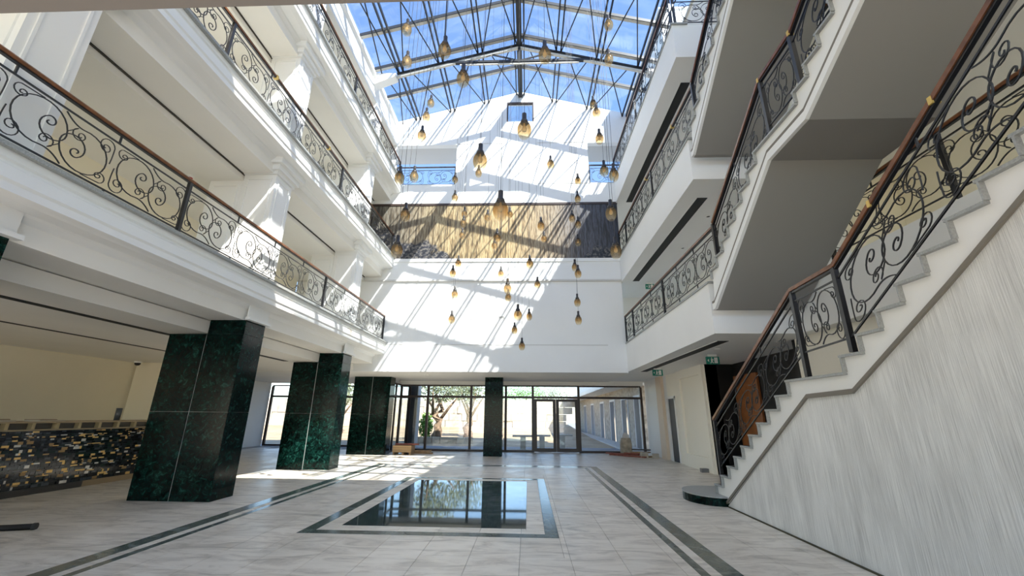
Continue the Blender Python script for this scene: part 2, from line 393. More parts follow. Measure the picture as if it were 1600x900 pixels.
# shadow gap between corridor ceilings and beam
for F in (F2, F3): struct('trim_2', B(-6.80, -6.77, NEAR, YW, F-.83, F-.79), plain('crack', (.05,.045,.035), .9))
struct('wall_left', B(-14.2, -13.42, YN, 13.8, 0, 3.22), CREAM); struct('wall_left_end', B(-14.2, -13.95, 13.8, 22.35, 0, 3.22), WARM)
struct('wall_left_upper', B(-10.2, -9.6, -5, YW, F1, OZ1), CREAM)
struct('wall_reception', B(-13.3, -9.6, 13.6, 13.8, 0, 3.22), CREAM)
# attic beam carrying the left eave
struct('trim_3', MB().prism([(-6.55,OZ1),(-6.02,OZ1),(-6.02,13.62),(-6.10,13.70),(-6.10,14.42),(-6.02,14.50),(-6.02,14.62),(-6.10,14.68),(-6.10,14.80),(-6.55,14.80)], 'y', NEAR, YW), WHITE)
struct('ceiling', B(-10, -6.55, -5, YW, OZ1, EZ), WARM)
struct('ceiling', B(ER, 9, -5, 20, OZ1, EZ), WARM)
struct('ceiling', B(-10.2, 9.2, YN, NEAR-.1, OZ1, EZ+.05), WARM)
# galleries over the camera
for k, F in enumerate(FL):
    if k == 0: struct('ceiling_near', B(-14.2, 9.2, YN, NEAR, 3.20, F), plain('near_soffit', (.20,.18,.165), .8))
    else: struct('ceiling_near', B(-10.2, 9.2, YN, NEAR, F-1.0, F), WARM)


# ------------------------------------------------------------------ piers and pillars
PLACE = ['nearest the camera', 'second from the camera', 'third from the camera', 'farthest from the camera']
def marble_pillar(x0, x1, y0, d, ztop, label, split=True, zs=(0,1.62)):
    e = empty('marble_pillar', ((x0+x1)/2, y0+d/2, 0), label=label, category='pillar', group='green marble pillars')
    loc = (-(x0+x1)/2, -(y0+d/2), 0); xm = (x0+x1)/2; t = .022
    g = lambda n, mb, m: add(n, mb, m, e, loc=loc)
    g('core', B(x0+t-.004, x1-t+.004, y0+t-.004, y0+d-t+.004, 0, ztop), STRIP)
    zz = list(zs)+[ztop]
    for i in range(len(zz)-1):
        a, b = zz[i]+.002, zz[i+1]-.002
        if split:
            for (u, w) in ((x0, xm-.011), (xm+.011, x1)):
                g('marble_slab', B(u, w, y0, y0+t, a, b), GREEN); g('marble_slab', B(u, w, y0+d-t, y0+d, a, b), GREEN)
        else: g('marble_slab', B(x0, x1, y0, y0+t, a, b), GREEN); g('marble_slab', B(x0, x1, y0+d-t, y0+d, a, b), GREEN)
        g('marble_slab', B(x1-t, x1, y0+t+.004, y0+d-t-.004, a, b), GREEN); g('marble_slab', B(x0, x0+t, y0+t+.004, y0+d-t-.004, a, b), GREEN)
    return e
def tall_pillar(i, y0):
    # the aisle half reaches the beam, the hall half stops at the lower ceiling
    e = marble_pillar(P0, P1, y0, PD, 3.20, 'dark green marble pillar under the side galleries, %s' % PLACE[i], zs=(0,1.62))
    loc = (-(P0+P1)/2, -(y0+PD/2), 0)
    if y0 < WB:
        add('marble_slab', B(PM+.011, P1, y0, y0+.022, 3.204, F1-.80), GREEN, e, loc=loc)
        add('marble_slab', B(P1-.022, P1, y0+.026, y0+PD, 3.204, F1-.80), GREEN, e, loc=loc)
        add('core', B(PM, P1-.022, y0+.022, y0+PD, 3.204, F1-.80), STRIP, e, loc=loc)
        add('capital', MB().box(P1, P1+.10, y0-.06, y0+PD+.06, F1-.80, F1-.74).box(P1, P1+.03, y0-.02, y0+PD+.02, F1-.74, F1-.456), WHITE, e, loc=loc)
    return e
for i, y in enumerate(PY): tall_pillar(i, y)
marble_pillar(-1.85, -1.07, 18.1, .66, 3.20, 'slim green marble pillar standing alone before the entrance doors', split=False, zs=(0,1.62))

def white_pier(k, i, y0):
    F = FL[k]; top = (FL[k+1]-.80) if k < 2 else OZ1; under = (FL[k+1]-.456) if k < 2 else OZ1
    e = empty('white_pier', ((P0+P1)/2, y0+PD/2, F), label='white panelled pier on the %s floor gallery, %s' % (ORD[k], PLACE[i]), category='pier', group='white piers of the galleries')
    loc = (-(P0+P1)/2, -(y0+PD/2), -F); g = lambda n, mb, m=WHITE: add(n, mb, m, e, loc=loc)
    lo = top-.16
    sh_ = g('shaft', MB().box(PM+.01, P1, y0, y0+PD, F, top)); sh2 = g('shaft', B(P0, PM-.01, y0+.02, y0+PD, F, lo))
    def panel(axis, a0, a1, b0, b1, at, out):
        w = .035
        for (p, q, r, s) in ((a0,a1,b0,b0+w),(a0,a1,b1-w,b1),(a0,a0+w,b0+w,b1-w),(a1-w,a1,b0+w,b1-w)):
            add('panel_moulding', B(at, at+out, p, q, r, s) if axis == 'x' else B(p, q, at-out, at, r, s), WHITE, sh_ if a1 > PM and axis == 'y' or axis == 'x' else sh2)
    zb, zt = F+.25, top-.12
    panel('x', y0+.09, y0+PD-.09, zb, zt, P1, .022)
    panel('y', PM+.10, P1-.09, zb, zt, y0, .022)
    panel('y', P0+.09, PM-.10, zb, lo-.12, y0+.02, .022)
    if k < 2:
        for (a, b, o) in ((top-.02, top+.07, .045), (top+.07, top+.2, .11), (top+.2, under, .2)):
            g('capital_step', B(PM, P1+o, y0-o, y0+PD+o, a, b))
    return e
for k in range(3):
    for i, y in enumerate(PY[:3]): white_pier(k, i, y)

# ------------------------------------------------------------------ right galleries
def right_gallery(k):
    F = FL[k]
    e = empty('balcony', (XR, 8.35, F), label='%s floor plain white gallery on the staircase side' % ORD[k], category='balcony')
    loc = (-XR, -8.35, -F); y1 = 20.3 if k == 0 else 20.3
    add('slab', MB().prism([(XR,8.35),(9,8.35),(9,y1),(XR+.06,y1),(XR+.06,YW),(XR,YW)], 'z', F-1.06, F), WHITE, e, loc=loc)
    add('edge_stone', B(XR-.03, XR+.4, 8.30, YW, F, F+.04), GRANITE, e, loc=loc)
    d = empty('linear_diffuser', (4.34, 12.5, F-1.06), label='black linear ceiling slot under the %s floor gallery beside the stair' % ORD[k], category='air diffuser', group='black ceiling slots')
    add('slot', B(4.21, 4.47, 9.2, 15.77, F-1.068, F-1.0601), BLACK, d, loc=(-4.34,-12.5,-F+1.06))
    for x in (4.205, 4.475): add('lip', B(x-.006, x+.006, 9.19, 15.78, F-1.072, F-1.0602), WHITE, d, loc=(-4.34,-12.5,-F+1.06))
for k in range(3): right_gallery(k)
for k, F in enumerate(FL):
    top = (FL[k+1]-1.06) if k < 2 else OZ1
    struct('wall_right_upper', B(6.6, 6.9, 8.35, 20.3, F, top), WARM)
    struct('wall_corridor_end', B(3.9, 6.6, 18.2, 18.4, F, top), WARM) if k < 2 else None
    # floor beyond the stair well
    struct('ceiling_stair_side', B(5.5, 9, NEAR, 8.35, F-1.06, F), WHITE)
    struct('wall_right_near', B(8.2, 8.5, YN, 8.35, F, top), CREAM); struct('wall_stair_end', B(6.6, 8.5, 8.36, 8.5, F, top), CREAM)
# ------------------------------------------------------------------ ground floor right wall
wr = struct('wall_right', B(5.62, 6.0, 17.25, 20.5, 0, 3.24), WHITE)
add('jamb', B(5.62, 6.0, 15.95, 16.42, 0, 3.24), CREAM_LIT, wr); add('jamb', B(5.62, 6.0, 16.42, 17.25, 2.35, 3.24), CREAM_LIT, wr)
add('pilaster', B(5.50, 5.62, 17.62, 18.30, 0, 3.24), plain('peach_paint', (.72,.60,.47), .6), wr)
add('panel', B(5.62, 6.0, 13.42, 15.95, 0, 3.24), CREAM_LIT, wr)
for (a,b,c,d) in ((13.5,15.85,.0,.42),(13.5,15.85,2.95,3.24),(13.5,13.78,.42,2.95),(15.57,15.85,.42,2.95)):
    add('raised_border', B(5.545, 5.62, a, b, c, d), CREAM_LIT, wr)
d1 = empty('door_1', (5.62, 16.8, 0), kind='structure'); L_ = (-5.62,-16.8,0)
add('leaf', B(5.63, 5.66, 16.46, 17.21, 0, 2.31), plain('grey_door', (.035,.033,.03), .6), d1, loc=L_)
for q in ((5.58,5.66,16.38,16.45,0,2.38),(5.58,5.66,17.22,17.29,0,2.38),(5.58,5.66,16.38,17.29,2.31,2.40)): add('door_frame', B(*q), WHITE, d1, loc=L_)
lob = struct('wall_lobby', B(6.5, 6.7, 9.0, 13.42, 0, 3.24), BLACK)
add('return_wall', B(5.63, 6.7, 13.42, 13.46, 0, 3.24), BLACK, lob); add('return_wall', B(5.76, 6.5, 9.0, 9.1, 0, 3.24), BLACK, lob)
d2 = empty('door_2', (6.47, 12.4, 0), kind='structure')
lf_ = add('leaf', B(6.43, 6.49, 12.0, 13.33, 0, 2.85), plain('orange_wood', (.30,.11,.035), .35, var=.2, scale=6), d2, loc=(-6.47,-12.4,0))
add('handle', B(6.38, 6.43, 12.1, 12.13, .95, 1.15), IRON, lf_)
struct('wall_right_stair', B(5.76, 6.0, -5, 9.0, 0, 3.24), CREAM_LIT)

# ------------------------------------------------------------------ scroll railings
def spiral(cx, cy, r0, r1, a0, turns, n=34):
    out = []
    for i in range(n+1):
        t = i/n; r = r0 + (r1-r0)*t**1.15; a = a0 + turns*2*math.pi*t
        out.append((cx+r*math.cos(a), cy+r*math.sin(a)))
    return out
def smooth_to(pts, q, bend, n=8):
    """continue a polyline to q with a quadratic bend"""
    a = Vector(pts[-1]); t = (a - Vector(pts[-2])).normalized(); q = Vector(q); c = a + t*bend
    return pts + [tuple(a*(1-s)**2 + c*(2*s*(1-s)) + q*s*s) for s in [(i+1)/n for i in range(n)]]
MW, MH = 1.20, .70
def arcs(cx, cy, a0, sgn, seq, n0=16):
    """chain of tangent arcs winding inwards; starts on a circle round (cx,cy) at angle a0 (degrees)"""
    out = []; a = math.radians(a0); c = Vector((cx, cy)); pr = seq[0][0]
    for k, (r, sw) in enumerate(seq):
        if k: c = c + Vector((math.cos(a), math.sin(a)))*(pr-r); pr = r
        n = max(5, int(n0*sw/300*(1 if k == 0 else .8)))
        for i in range(0 if not out else 1, n+1):
            t = a + sgn*math.radians(sw)*i/n; out.append((c.x+r*math.cos(t), c.y+r*math.sin(t)))
        a += sgn*math.radians(sw)
    return out
def lead(q, pts, bend, n=8):
    """curve from q into the start of a polyline, tangent to it"""
    a = Vector(pts[0]); t = (a - Vector(pts[1])).normalized(); q = Vector(q); c = a + t*bend
    return [tuple(q*(1-s_)**2 + c*(2*s_*(1-s_)) + a*s_*s_) for s_ in [i/n for i in range(n)]] + pts
def scroll_shapes():
    A = lead((.66, .01), arcs(.34, .385, -75, -1, [(.285,285),(.145,235),(.055,230),(.022,150)], 22), .12)
    E_ = lead((.585, .245), arcs(.455, .20, -60, 1, [(.075,230),(.04,220),(.018,150)], 12), .05, 5)
    Cq = lead((.02, .34), arcs(.105, .115, 170, 1, [(.095,270),(.05,230),(.022,160)], 14), .12, 6)
    D = lead((.30, .675), arcs(.085, .60, 80, 1, [(.07,240),(.036,220),(.016,150)], 12), .08, 5)
    S = [A, E_, Cq, D]
    return S + [[(MW-u, MH-v) for (u, v) in q] for q in S]
SHP = scroll_shapes()
SLOPE = .63
scroll_mesh = {}
for key, sl_ in (('flat', 0.), ('up', SLOPE)):
    scroll_mesh[key] = []
    for i, s in enumerate(SHP):
        pts = [(0, -u if sl_ else u, v + sl_*u) for (u, v) in s]
        mb = MB().tube(pts, [.0085]*len(pts) if i % 4 == 0 else [.007]*len(pts), 4, ref=(1,0,0))
        scroll_mesh[key].append(mb.mesh('scroll', IRON))
SN = ['large_scroll','inner_scroll','corner_scroll','small_scroll']*2
def scrolls(parent, x, y, z, key='flat', rot=None):
    for n, me in zip(SN, scroll_mesh[key]):
        o = link(n, me, parent, (x, y, z))
        if rot is not None: o.rotation_euler = (0,0,rot)
def rail_line(e, loc, x, pts, name, w, h, m):
    """one mesh along a y-z polyline at x (parts of one continuous rail are separate lengths)"""
    for a, b in zip(pts[:-1], pts[1:]):
        add(name, MB().bar((x,a[0],a[1]), (x,b[0],b[1]), w, h), m, e, loc=loc)
def flat_railing(x, y0, y1, F, label, n=None, post_every=3, tape=()):
    e = empty('railing', (x, y0, F), label=label, category='railing', group='wrought iron railings')
    loc = (-x, -y0, -F); n = n or max(1, round((y1-y0)/MW)); step = (y1-y0)/n
    g = lambda nm, mb, m: add(nm, mb, m, e, loc=loc)
    zr = F+1.04
    g('handrail', MB().prism([(x-.035,zr-.035),(x+.035,zr-.035),(x+.042,zr),(x+.025,zr+.022),(x-.025,zr+.022),(x-.042,zr)], 'y', y0, y1), WOOD)
    g('rail_channel', B(x-.022, x+.022, y0, y1, zr-.055, zr-.035), IRON)
    g('top_bar', B(x-.009, x+.009, y0, y1, F+.855, F+.875), IRON)
    g('bottom_bar', B(x-.009, x+.009, y0, y1, F+.12, F+.14), IRON)
    for y in tape: g('tape_wrap', B(x-.048, x+.048, y-.03, y+.03, zr-.06, zr+.03), BRASS)
    for i in range(n+1):
        y = y0 + i*step
        if i % post_every == 0 or i == n: g('post', B(x-.028, x+.028, y-.028, y+.028, F+.02, zr-.04), IRON)
        else: g('hanger', B(x-.010, x+.010, y-.010, y+.010, F+.875, zr-.05), IRON); g('foot', B(x-.010, x+.010, y-.010, y+.010, F+.04, F+.12), IRON)
        if i < n:
            scrolls(e, 0, y-y0+(step-MW)/2, .148)
    return e
for k in range(3):
    flat_railing(-5.75, (.98,.98,5.93)[k], 15.83, FL[k]+.05, '%s floor black scroll railing with wooden handrail on the corniced gallery' % ORD[k], n=(12,12,8)[k], post_every=4, tape=((),(7.3,9.9),())[k])
RYN = [7.78, 7.78, 8.42]
for k in range(3):
    flat_railing(XR+.03, RYN[k], YW-.03, FL[k]+.04, '%s floor black scroll railing with wooden handrail on the plain gallery' % ORD[k], n=(7,7,6)[k], post_every=3, tape=((),(9.2,11.7),())[k])
def cross_railing(x0, x1, y, F, label, wood=True):
    e = empty('railing', (x0, y, F), label=label, category='railing', group='wrought iron railings'); loc = (-x0,-y,-F)
    g = lambda nm, mb, m: add(nm, mb, m, e, loc=loc); n = max(1, round((x1-x0)/MW)); st = (x1-x0)/n
    g('handrail', B(x0, x1, y-.03, y+.03, F+1.0, F+1.04), WOOD if wood else DARKWOOD)
    g('top_bar', B(x0, x1, y-.009, y+.009, F+.855, F+.875), IRON); g('bottom_bar', B(x0, x1, y-.009, y+.009, F+.12, F+.14), IRON)
    for x in (x0+.03, x1-.03): g('post', B(x-.028, x+.028, y-.028, y+.028, F, F+1.0), IRON)
    for i in range(n): scrolls(e, i*st+(st-MW)/2+MW, 0, .148, 'flat', math.pi/2)
cross_railing(OL0+.02, OL1-.02, WB-.05, 11.40, 'scroll railing closing the wall opening above the mural near the corniced galleries', False)
cross_railing(OR0+.02, 5.4, WB-.05, 11.40, 'scroll railing closing the wall opening above the mural near the stair galleries', False)
cross_railing(3.9, 5.45, 8.42, F3+.04, 'short scroll railing across the end of the topmost stair gallery')
# railing of the first floor beyond the stair well
flat_railing(5.56, 1.5, 8.3, F1+.02, 'dark scroll railing on the far side of the lowest stair well', n=6, post_every=3)
for k in (1, 2): flat_railing(5.56, 1.5, 8.3, FL[k]+.02, 'dark scroll railing on the far side of the %s stair well' % ('middle','upper')[k-1], n=6, post_every=3)

# ------------------------------------------------------------------ staircases
SX0, SX1 = 3.76, 5.46
TAUPE = plain('taupe_groove_shade', (.20,.18,.15), .7)  # shade of the grooves along the stair strings, painted as a colour
def stair(label, zb, y1n, run, rise, n1, yl_end, n2, soff, label2, first_curved=False):
    """n1 nosings up to the landing (the last one is the landing edge), n2 above it; nosing k at y1n-run*k, zb+rise*(k+1)"""
    e = empty('staircase', (SX0, y1n, zb), label=label, category='staircase'); loc = (-SX0, -y1n, -zb)
    g = lambda nm, mb, m: add(nm, mb, m, e, loc=loc)
    nos = [(y1n-run*k, zb+rise*(k+1)) for k in range(n1)]
    nos2 = [(yl_end-run*k, nos[-1][1]+rise*(k+1)) for k in range(n2)]
    prof = []
    zprev = zb
    for (y, z) in nos + nos2: prof += [(y, zprev), (y, z)]; zprev = z
    yend = nos2[-1][0] - run; prof.append((yend, zprev)); prof += soff
    g('stringer', MB().prism(prof, 'x', SX0+.02, SX1), WHITE)
    # raised lower lip of the string
    lip = soff[::-1]; lipo = [(y-.012, z+.125) for (y, z) in lip]
    if first_curved: g('string_lip', MB().prism(lip[1:] + [(y-.02, z+.055) for (y, z) in lip[1:]][::-1], 'x', SX0-.01, SX0+.02), TAUPE)
    else:
        g('string_lip', MB().prism(lip + lipo[::-1], 'x', SX0-.025, SX0+.02), WHITE)
        g('groove_shade_strip', MB().prism([(y-.012, z+.125) for (y, z) in lip] + [(y-.016, z+.170) for (y, z) in lip[::-1]], 'x', SX0-.027, SX0+.02), TAUPE)  # proud strip on the lip, the groove's shade put into its colour
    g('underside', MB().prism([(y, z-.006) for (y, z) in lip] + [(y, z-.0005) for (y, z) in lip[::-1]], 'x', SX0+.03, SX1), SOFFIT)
    al = nos + nos2
    for i, (y, z) in enumerate(al):
        yb = al[i+1][0] if i+1 < len(al) else yend
        st = MB().prism([(y+.025, z), (y+.025, z-.03), (y+.006, z-.03), (y+.006, z-rise), (y-.012, z-rise), (y-.012, z-.03), (yb, z-.03), (yb, z)][::-1], 'x', SX0-.03, SX1+.005)
        g('landing' if i == n1-1 else 'step', st, GRANITE)
    return e, nos, nos2, yend
def stair_railing(label, x, hr, F0, segs, posts, tape=()):
    """hr: handrail polyline (y,z); bars run parallel below it"""
    e = empty('railing', (x, hr[0][0], F0), label=label, category='railing', group='wrought iron railings'); loc = (-x, -hr[0][0], -F0)
    g = lambda nm, mb, m: add(nm, mb, m, e, loc=loc)
    rail_line(e, loc, x, hr, 'handrail', .075, .05, WOOD)
    rail_line(e, loc, x, [(y, z-.045) for y, z in hr], 'rail_channel', .045, .03, IRON)
    rail_line(e, loc, x, [(y, z-.175) for y, z in hr], 'top_bar', .018, .02, IRON)
    rail_line(e, loc, x, [(y, z-.90) for y, z in hr], 'bottom_bar', .018, .02, IRON)
    for (y, z) in tape: g('tape_wrap', B(x-.042, x+.042, y-.02, y+.02, z-.04, z+.038), BRASS)
    for (y, z0, z1) in posts: g('post', B(x-.03, x+.03, y-.03, y+.03, z0, z1), IRON)
    for (a, b) in segs:
        L = a[0]-b[0]; flat = abs(a[1]-b[1]) < .2; n = max(1, round(L/MW))
        for i in range(n):
            t = (i+.5)/n; yc = a[0]+(b[0]-a[0])*t; zc = a[1]+(b[1]-a[1])*t - .90 + .01
            if flat: scrolls_scaled(e, (0, yc-hr[0][0]-L/2*.92, zc-F0), L*.92/MW)
            else: scrolls_stair(e, (0, yc-hr[0][0], zc-F0), min(1.0, L/n/MW))
            if i: g('hanger', B(x-.009, x+.009, a[0]-(L*i/n)-.009, a[0]-(L*i/n)+.009, a[1]+(b[1]-a[1])*i/n-.175, a[1]+(b[1]-a[1])*i/n-.05), IRON)
    return e
def scrolls_scaled(parent, p, s):
    for n, me in zip(SN, scroll_mesh['flat']):
        o = link(n, me, parent, p); o.scale = (1, s, 1)
def scrolls_stair(parent, p, s):
    for n, me in zip(SN, scroll_mesh['up']):
        o = link(n, me, parent, (p[0], p[1]+MW/2*s, p[2]-SLOPE*MW/2*s)); o.scale = (1, s, 1 if s > .97 else s)
# flight from the ground floor
eA, nA, nA2, yA = stair('lowest white staircase rising from the marble floor beside the grey textured wall', .155, 9.12, .3235, .198, 10, 5.065, 10,
      [(1.6,3.95),(1.75,3.95),(3.66,2.72),(5.03,1.885),(5.86,1.865),(8.80,.02),(9.12,.02)], '', True)
stair_railing('scroll railing of the lowest staircase with a curved end step', SX0+.04, [(8.93,1.57),(5.79,3.37),(4.90,3.42),(2.2,5.14),(1.6,5.35)], .17,
      [((8.85,1.62),(5.82,3.36)),((5.75,3.39),(4.94,3.41)),((4.86,3.45),(2.2,5.14))],
      [(8.90,.36,1.55),(5.79,2.14,3.35),(4.92,2.35,3.40),(2.2,4.1,5.1)], [(4.18,3.875),(3.27,4.455)])
RB = .190
def upper_stair(k):
    F = FL[k]; nm = ('middle','upper')[k]
    stair('%s white staircase rising from the %s floor gallery' % (nm, ORD[k]), F, 8.05, .300, RB, 8, 4.83, 11,
      [(1.5,F+3.22),(1.65,F+3.22),(3.55,F+1.80),(4.72,F+1.15),(5.62,F+1.13),(8.05,F-.62),(8.15,F-.62)], '')
    stair_railing('scroll railing of the %s staircase' % nm, SX0+.04, [(7.75,F+1.12),(5.52,F+2.58),(4.69,F+2.62),(2.1,F+4.26),(1.5,F+4.6)], F,
      [((7.72,F+1.14),(5.56,F+2.56)),((5.48,F+2.59),(4.73,F+2.61)),((4.65,F+2.64),(2.1,F+4.26))],
      [(7.77,F+.18,F+1.10),(5.52,F+1.53,F+2.56),(4.71,F+1.72,F+2.60),(2.1,F+3.3,F+4.2)], [(5.52,F+2.58),(4.69,F+2.62)])
for k in range(2): upper_stair(k)
# curved bottom step of dark marble
pts = []
cx, cy, r = 3.78, 9.42, .62
for i in range(17):
    a = math.pi*(.50 + 1.0*i/16); pts.append((cx + .56*math.cos(a), cy + .70*math.sin(a)))
poly = [(5.4, cy+.70)] + pts + [(3.80, 8.70), (3.80, 9.12), (5.4, 9.12)]
stp = empty('curved_step', (3.6, 9.3, 0), label='dark green marble curved bottom step jutting from the staircase foot', category='step')
add('tread', MB().prism(poly, 'z', .145, .17), GRANITE, stp, loc=(-3.6,-9.3,0))
inner = [(x*.985+.05, (y-9.4)*.97+9.4) for x, y in poly]
add('riser', MB().prism(inner, 'z', .0, .145), GREEN, stp, loc=(-3.6,-9.3,0))

# textured wall below the lowest flight
def striated():
    m, nt, p = mat('striated_plaster'); L = nt.links.new
    g = nt.nodes.new('ShaderNodeNewGeometry'); mp = nt.nodes.new('ShaderNodeMapping'); mp.inputs['Scale'].default_value = (1, 85, 1.1)
    L(g.outputs['Position'], mp.inputs[0]); n = nt.nodes.new('ShaderNodeTexNoise'); n.inputs['Scale'].default_value = 1.6; n.inputs['Detail'].default_value = 8
    n.inputs['Roughness'].default_value = .7; L(mp.outputs[0], n.inputs['Vector'])
    mp2 = nt.nodes.new('ShaderNodeMapping'); mp2.inputs['Scale'].default_value = (1, 3.2, .8); L(g.outputs['Position'], mp2.inputs[0])
    n2 = nt.nodes.new('ShaderNodeTexNoise'); n2.inputs['Scale'].default_value = 1.5; n2.inputs['Detail'].default_value = 6; L(mp2.outputs[0], n2.inputs['Vector'])
    ad = nt.nodes.new('ShaderNodeMath'); ad.operation = 'MULTIPLY_ADD'; ad.inputs[1].default_value = .75; L(n.outputs['Fac'], ad.inputs[0])
    mu = nt.nodes.new('ShaderNodeMath'); mu.operation = 'MULTIPLY'; mu.inputs[1].default_value = .25; L(n2.outputs['Fac'], mu.inputs[0]); L(mu.outputs[0], ad.inputs[2])
    r = nt.nodes.new('ShaderNodeValToRGB'); e = r.color_ramp.elements; e[0].position, e[0].color = .36, (.48,.48,.465,1); e[1].position, e[1].color = .58, (.86,.86,.84,1)
    L(ad.outputs[0], r.inputs[0]); L(r.outputs[0], p.inputs['Base Color'])
    b = nt.nodes.new('ShaderNodeBump'); b.inputs['Strength'].default_value = .55; b.inputs['Distance'].default_value = .012; L(n.outputs['Fac'], b.inputs['Height']); L(b.outputs[0], p.inputs['Normal'])
    p.inputs['Roughness'].default_value = .55; return m
struct('wall_stair_side', MB().prism([(-5,0),(8.78,0),(5.86,1.87),(5.03,1.89),(3.66,2.725),(2.5,3.45),(1.3,3.2),(-5,3.2)], 'x', SX0+.02, SX0+.14), striated())
struct('baseboard_stair', B(SX0-.004, SX0+.02, -5, 8.70, 0, .018), plain('dark_joint', (.06,.055,.03), .9))  # thin dark strip along the foot of the wall

# ------------------------------------------------------------------ glass roof
roof = empty('glass_roof', (RX, 8.5, EZ), label='gabled glass roof with dark steel bars over the atrium', category='skylight')
RL = (-RX, -8.5, -EZ); gr = lambda n, mb, m: add(n, mb, m, roof, loc=RL)
RYS = [YW-.02-1.515*i for i in range(10)] + [NEAR-.1]
RXS = [EL] + [RX+1.6*i for i in (-3,-2,-1,0,1,2,3)] + [ER]
for i in range(len(RXS)-1):
    for j in range(len(RYS)-1):
        a, b, c, d = RXS[i], RXS[i+1], RYS[j+1], RYS[j]
        gr('pane', MB().quad((a+.01,c+.01,roofz(a+.01)+.02),(b-.01,c+.01,roofz(b-.01)+.02),(b-.01,d-.01,roofz(b-.01)+.02),(a+.01,d-.01,roofz(a+.01)+.02)), SKYGLASS)
for y in RYS[1:-1]:
    for (a, b) in ((EL, RX), (RX, ER)):
        gr('cross_bar', MB().bar((a,y,roofz(a)-.05),(b,y,roofz(b)-.05), .13, .11), CREAMBAR)
        gr('cross_bar_edge', MB().bar((a,y-.078,roofz(a)-.055),(b,y-.078,roofz(b)-.055), .025, .12), STEEL)
for x in RXS[1:-1]:
    for s in ((-.09,.09) if abs(x-RX) > .1 else (-.19,-.07,.07,.19)):
        gr('rafter', B(x+s-.024, x+s+.024, NEAR-.1, YW, roofz(x)-.23, roofz(x)-.11), STEEL)
gr('ridge_beam', B(RX-.10, RX+.10, NEAR-.1, YW, RZ-.36, RZ-.23), STEEL)
for (x, s) in ((EL+.02, 1), (ER-.02, -1)): gr('eave_bar', B(x-.05, x+.05, NEAR-.1, YW, EZ-.06, EZ+.02), CREAMBAR)
TRY = [13.05, 8.45, 3.85]
def rod(a, b): gr('brace_rod', MB().tube([(a[0],a[1],roofz(a[0])-.22),(b[0],b[1],roofz(b[0])-.22)], .024, 5), STEEL)
yy = [YW] + TRY
xg = [RX+1.6*i for i in (-3,-2,-1,0,1,2,3)]
for j in range(3):
    for i in range(len(xg)-1):
        rod((xg[i]+.1, yy[j]), (xg[i+1]-.35, yy[j+1])); rod((xg[i+1]-.1, yy[j]), (xg[i]+.35, yy[j+1]))
    rod((EL+.3, yy[j]), (xg[0]-.1, yy[j+1])); rod((ER-.3, yy[j]), (xg[-1]+.1, yy[j+1])); rod((xg[0]-.1, yy[j]), (EL+.4, yy[j+1])); rod((xg[-1]+.1, yy[j]), (ER-.4, yy[j+1]))
for k, y in enumerate(TRY):
    t = empty('roof_truss', (RX, y, EZ), label='dark steel roof truss with a raised tie, %s' % ('above the middle of the far wall', 'over the middle of the atrium', 'nearest the camera end')[k], category='truss', group='roof trusses')
    TL = (-RX, -y, -EZ); gt = lambda n, mb, m=STEEL: add(n, mb, m, t, loc=TL)
    for (hx, s) in ((-5.25, 1), (4.72, -1)):
        for dz in (-.30, -.43):
            gt('top_chord', MB().bar((hx,y,roofz(hx)+dz),(RX,y,RZ+dz), (.13 if dz > -.35 else .10), .08, (0,0,1)), STEEL if dz > -.35 else CREAMBAR)
        gt('gusset', MB().bar((RX,y,RZ-.34),(RX+(hx-RX)*.28,y,roofz(RX+(hx-RX)*.28)-.36), .03, .22))
        gt('knee_brace', MB().bar((RX,y,15.32),(RX-s*1.15,y,roofz(RX-s*1.15)-.42), .05, .05))
        gt('gusset', MB().prism([(RX-s*2.95,15.26),(RX-s*2.0,15.26),(RX-s*2.95,15.42)], 'y', y-.02, y+.02))
        gt('heel_stub', MB().prism([(hx,14.66),(hx,14.52),(hx-s*.9,14.12),(hx-s*.9,14.70)], 'y', y-.17, y+.17), WHITE)
    gt('tie', MB().bar((RX-2.95,y,15.28),(RX+2.95,y,15.28), .12, .10)); gt('tie', MB().bar((RX-2.4,y,15.17),(RX+2.4,y,15.17), .06, .04), CREAMBAR)
    gt('king_post', B(RX-.05, RX+.05, y-.05, y+.05, 15.2, RZ-.3))
# rooftop volume standing beside the glass at the far end
tower = empty('rooftop_volume', (7, 16.5, EZ), label='dull rooftop block seen through the glass beside the roof', category='building')
add('walls', B(5.62, 9, 13.3, 19.5, EZ, 18.15), GREYW, tower, loc=(-7,-16.5,-EZ)); add('coping', B(5.58, 9.05, 13.25, 19.55, 18.15, 18.25), GREYW, tower, loc=(-7,-16.5,-EZ))

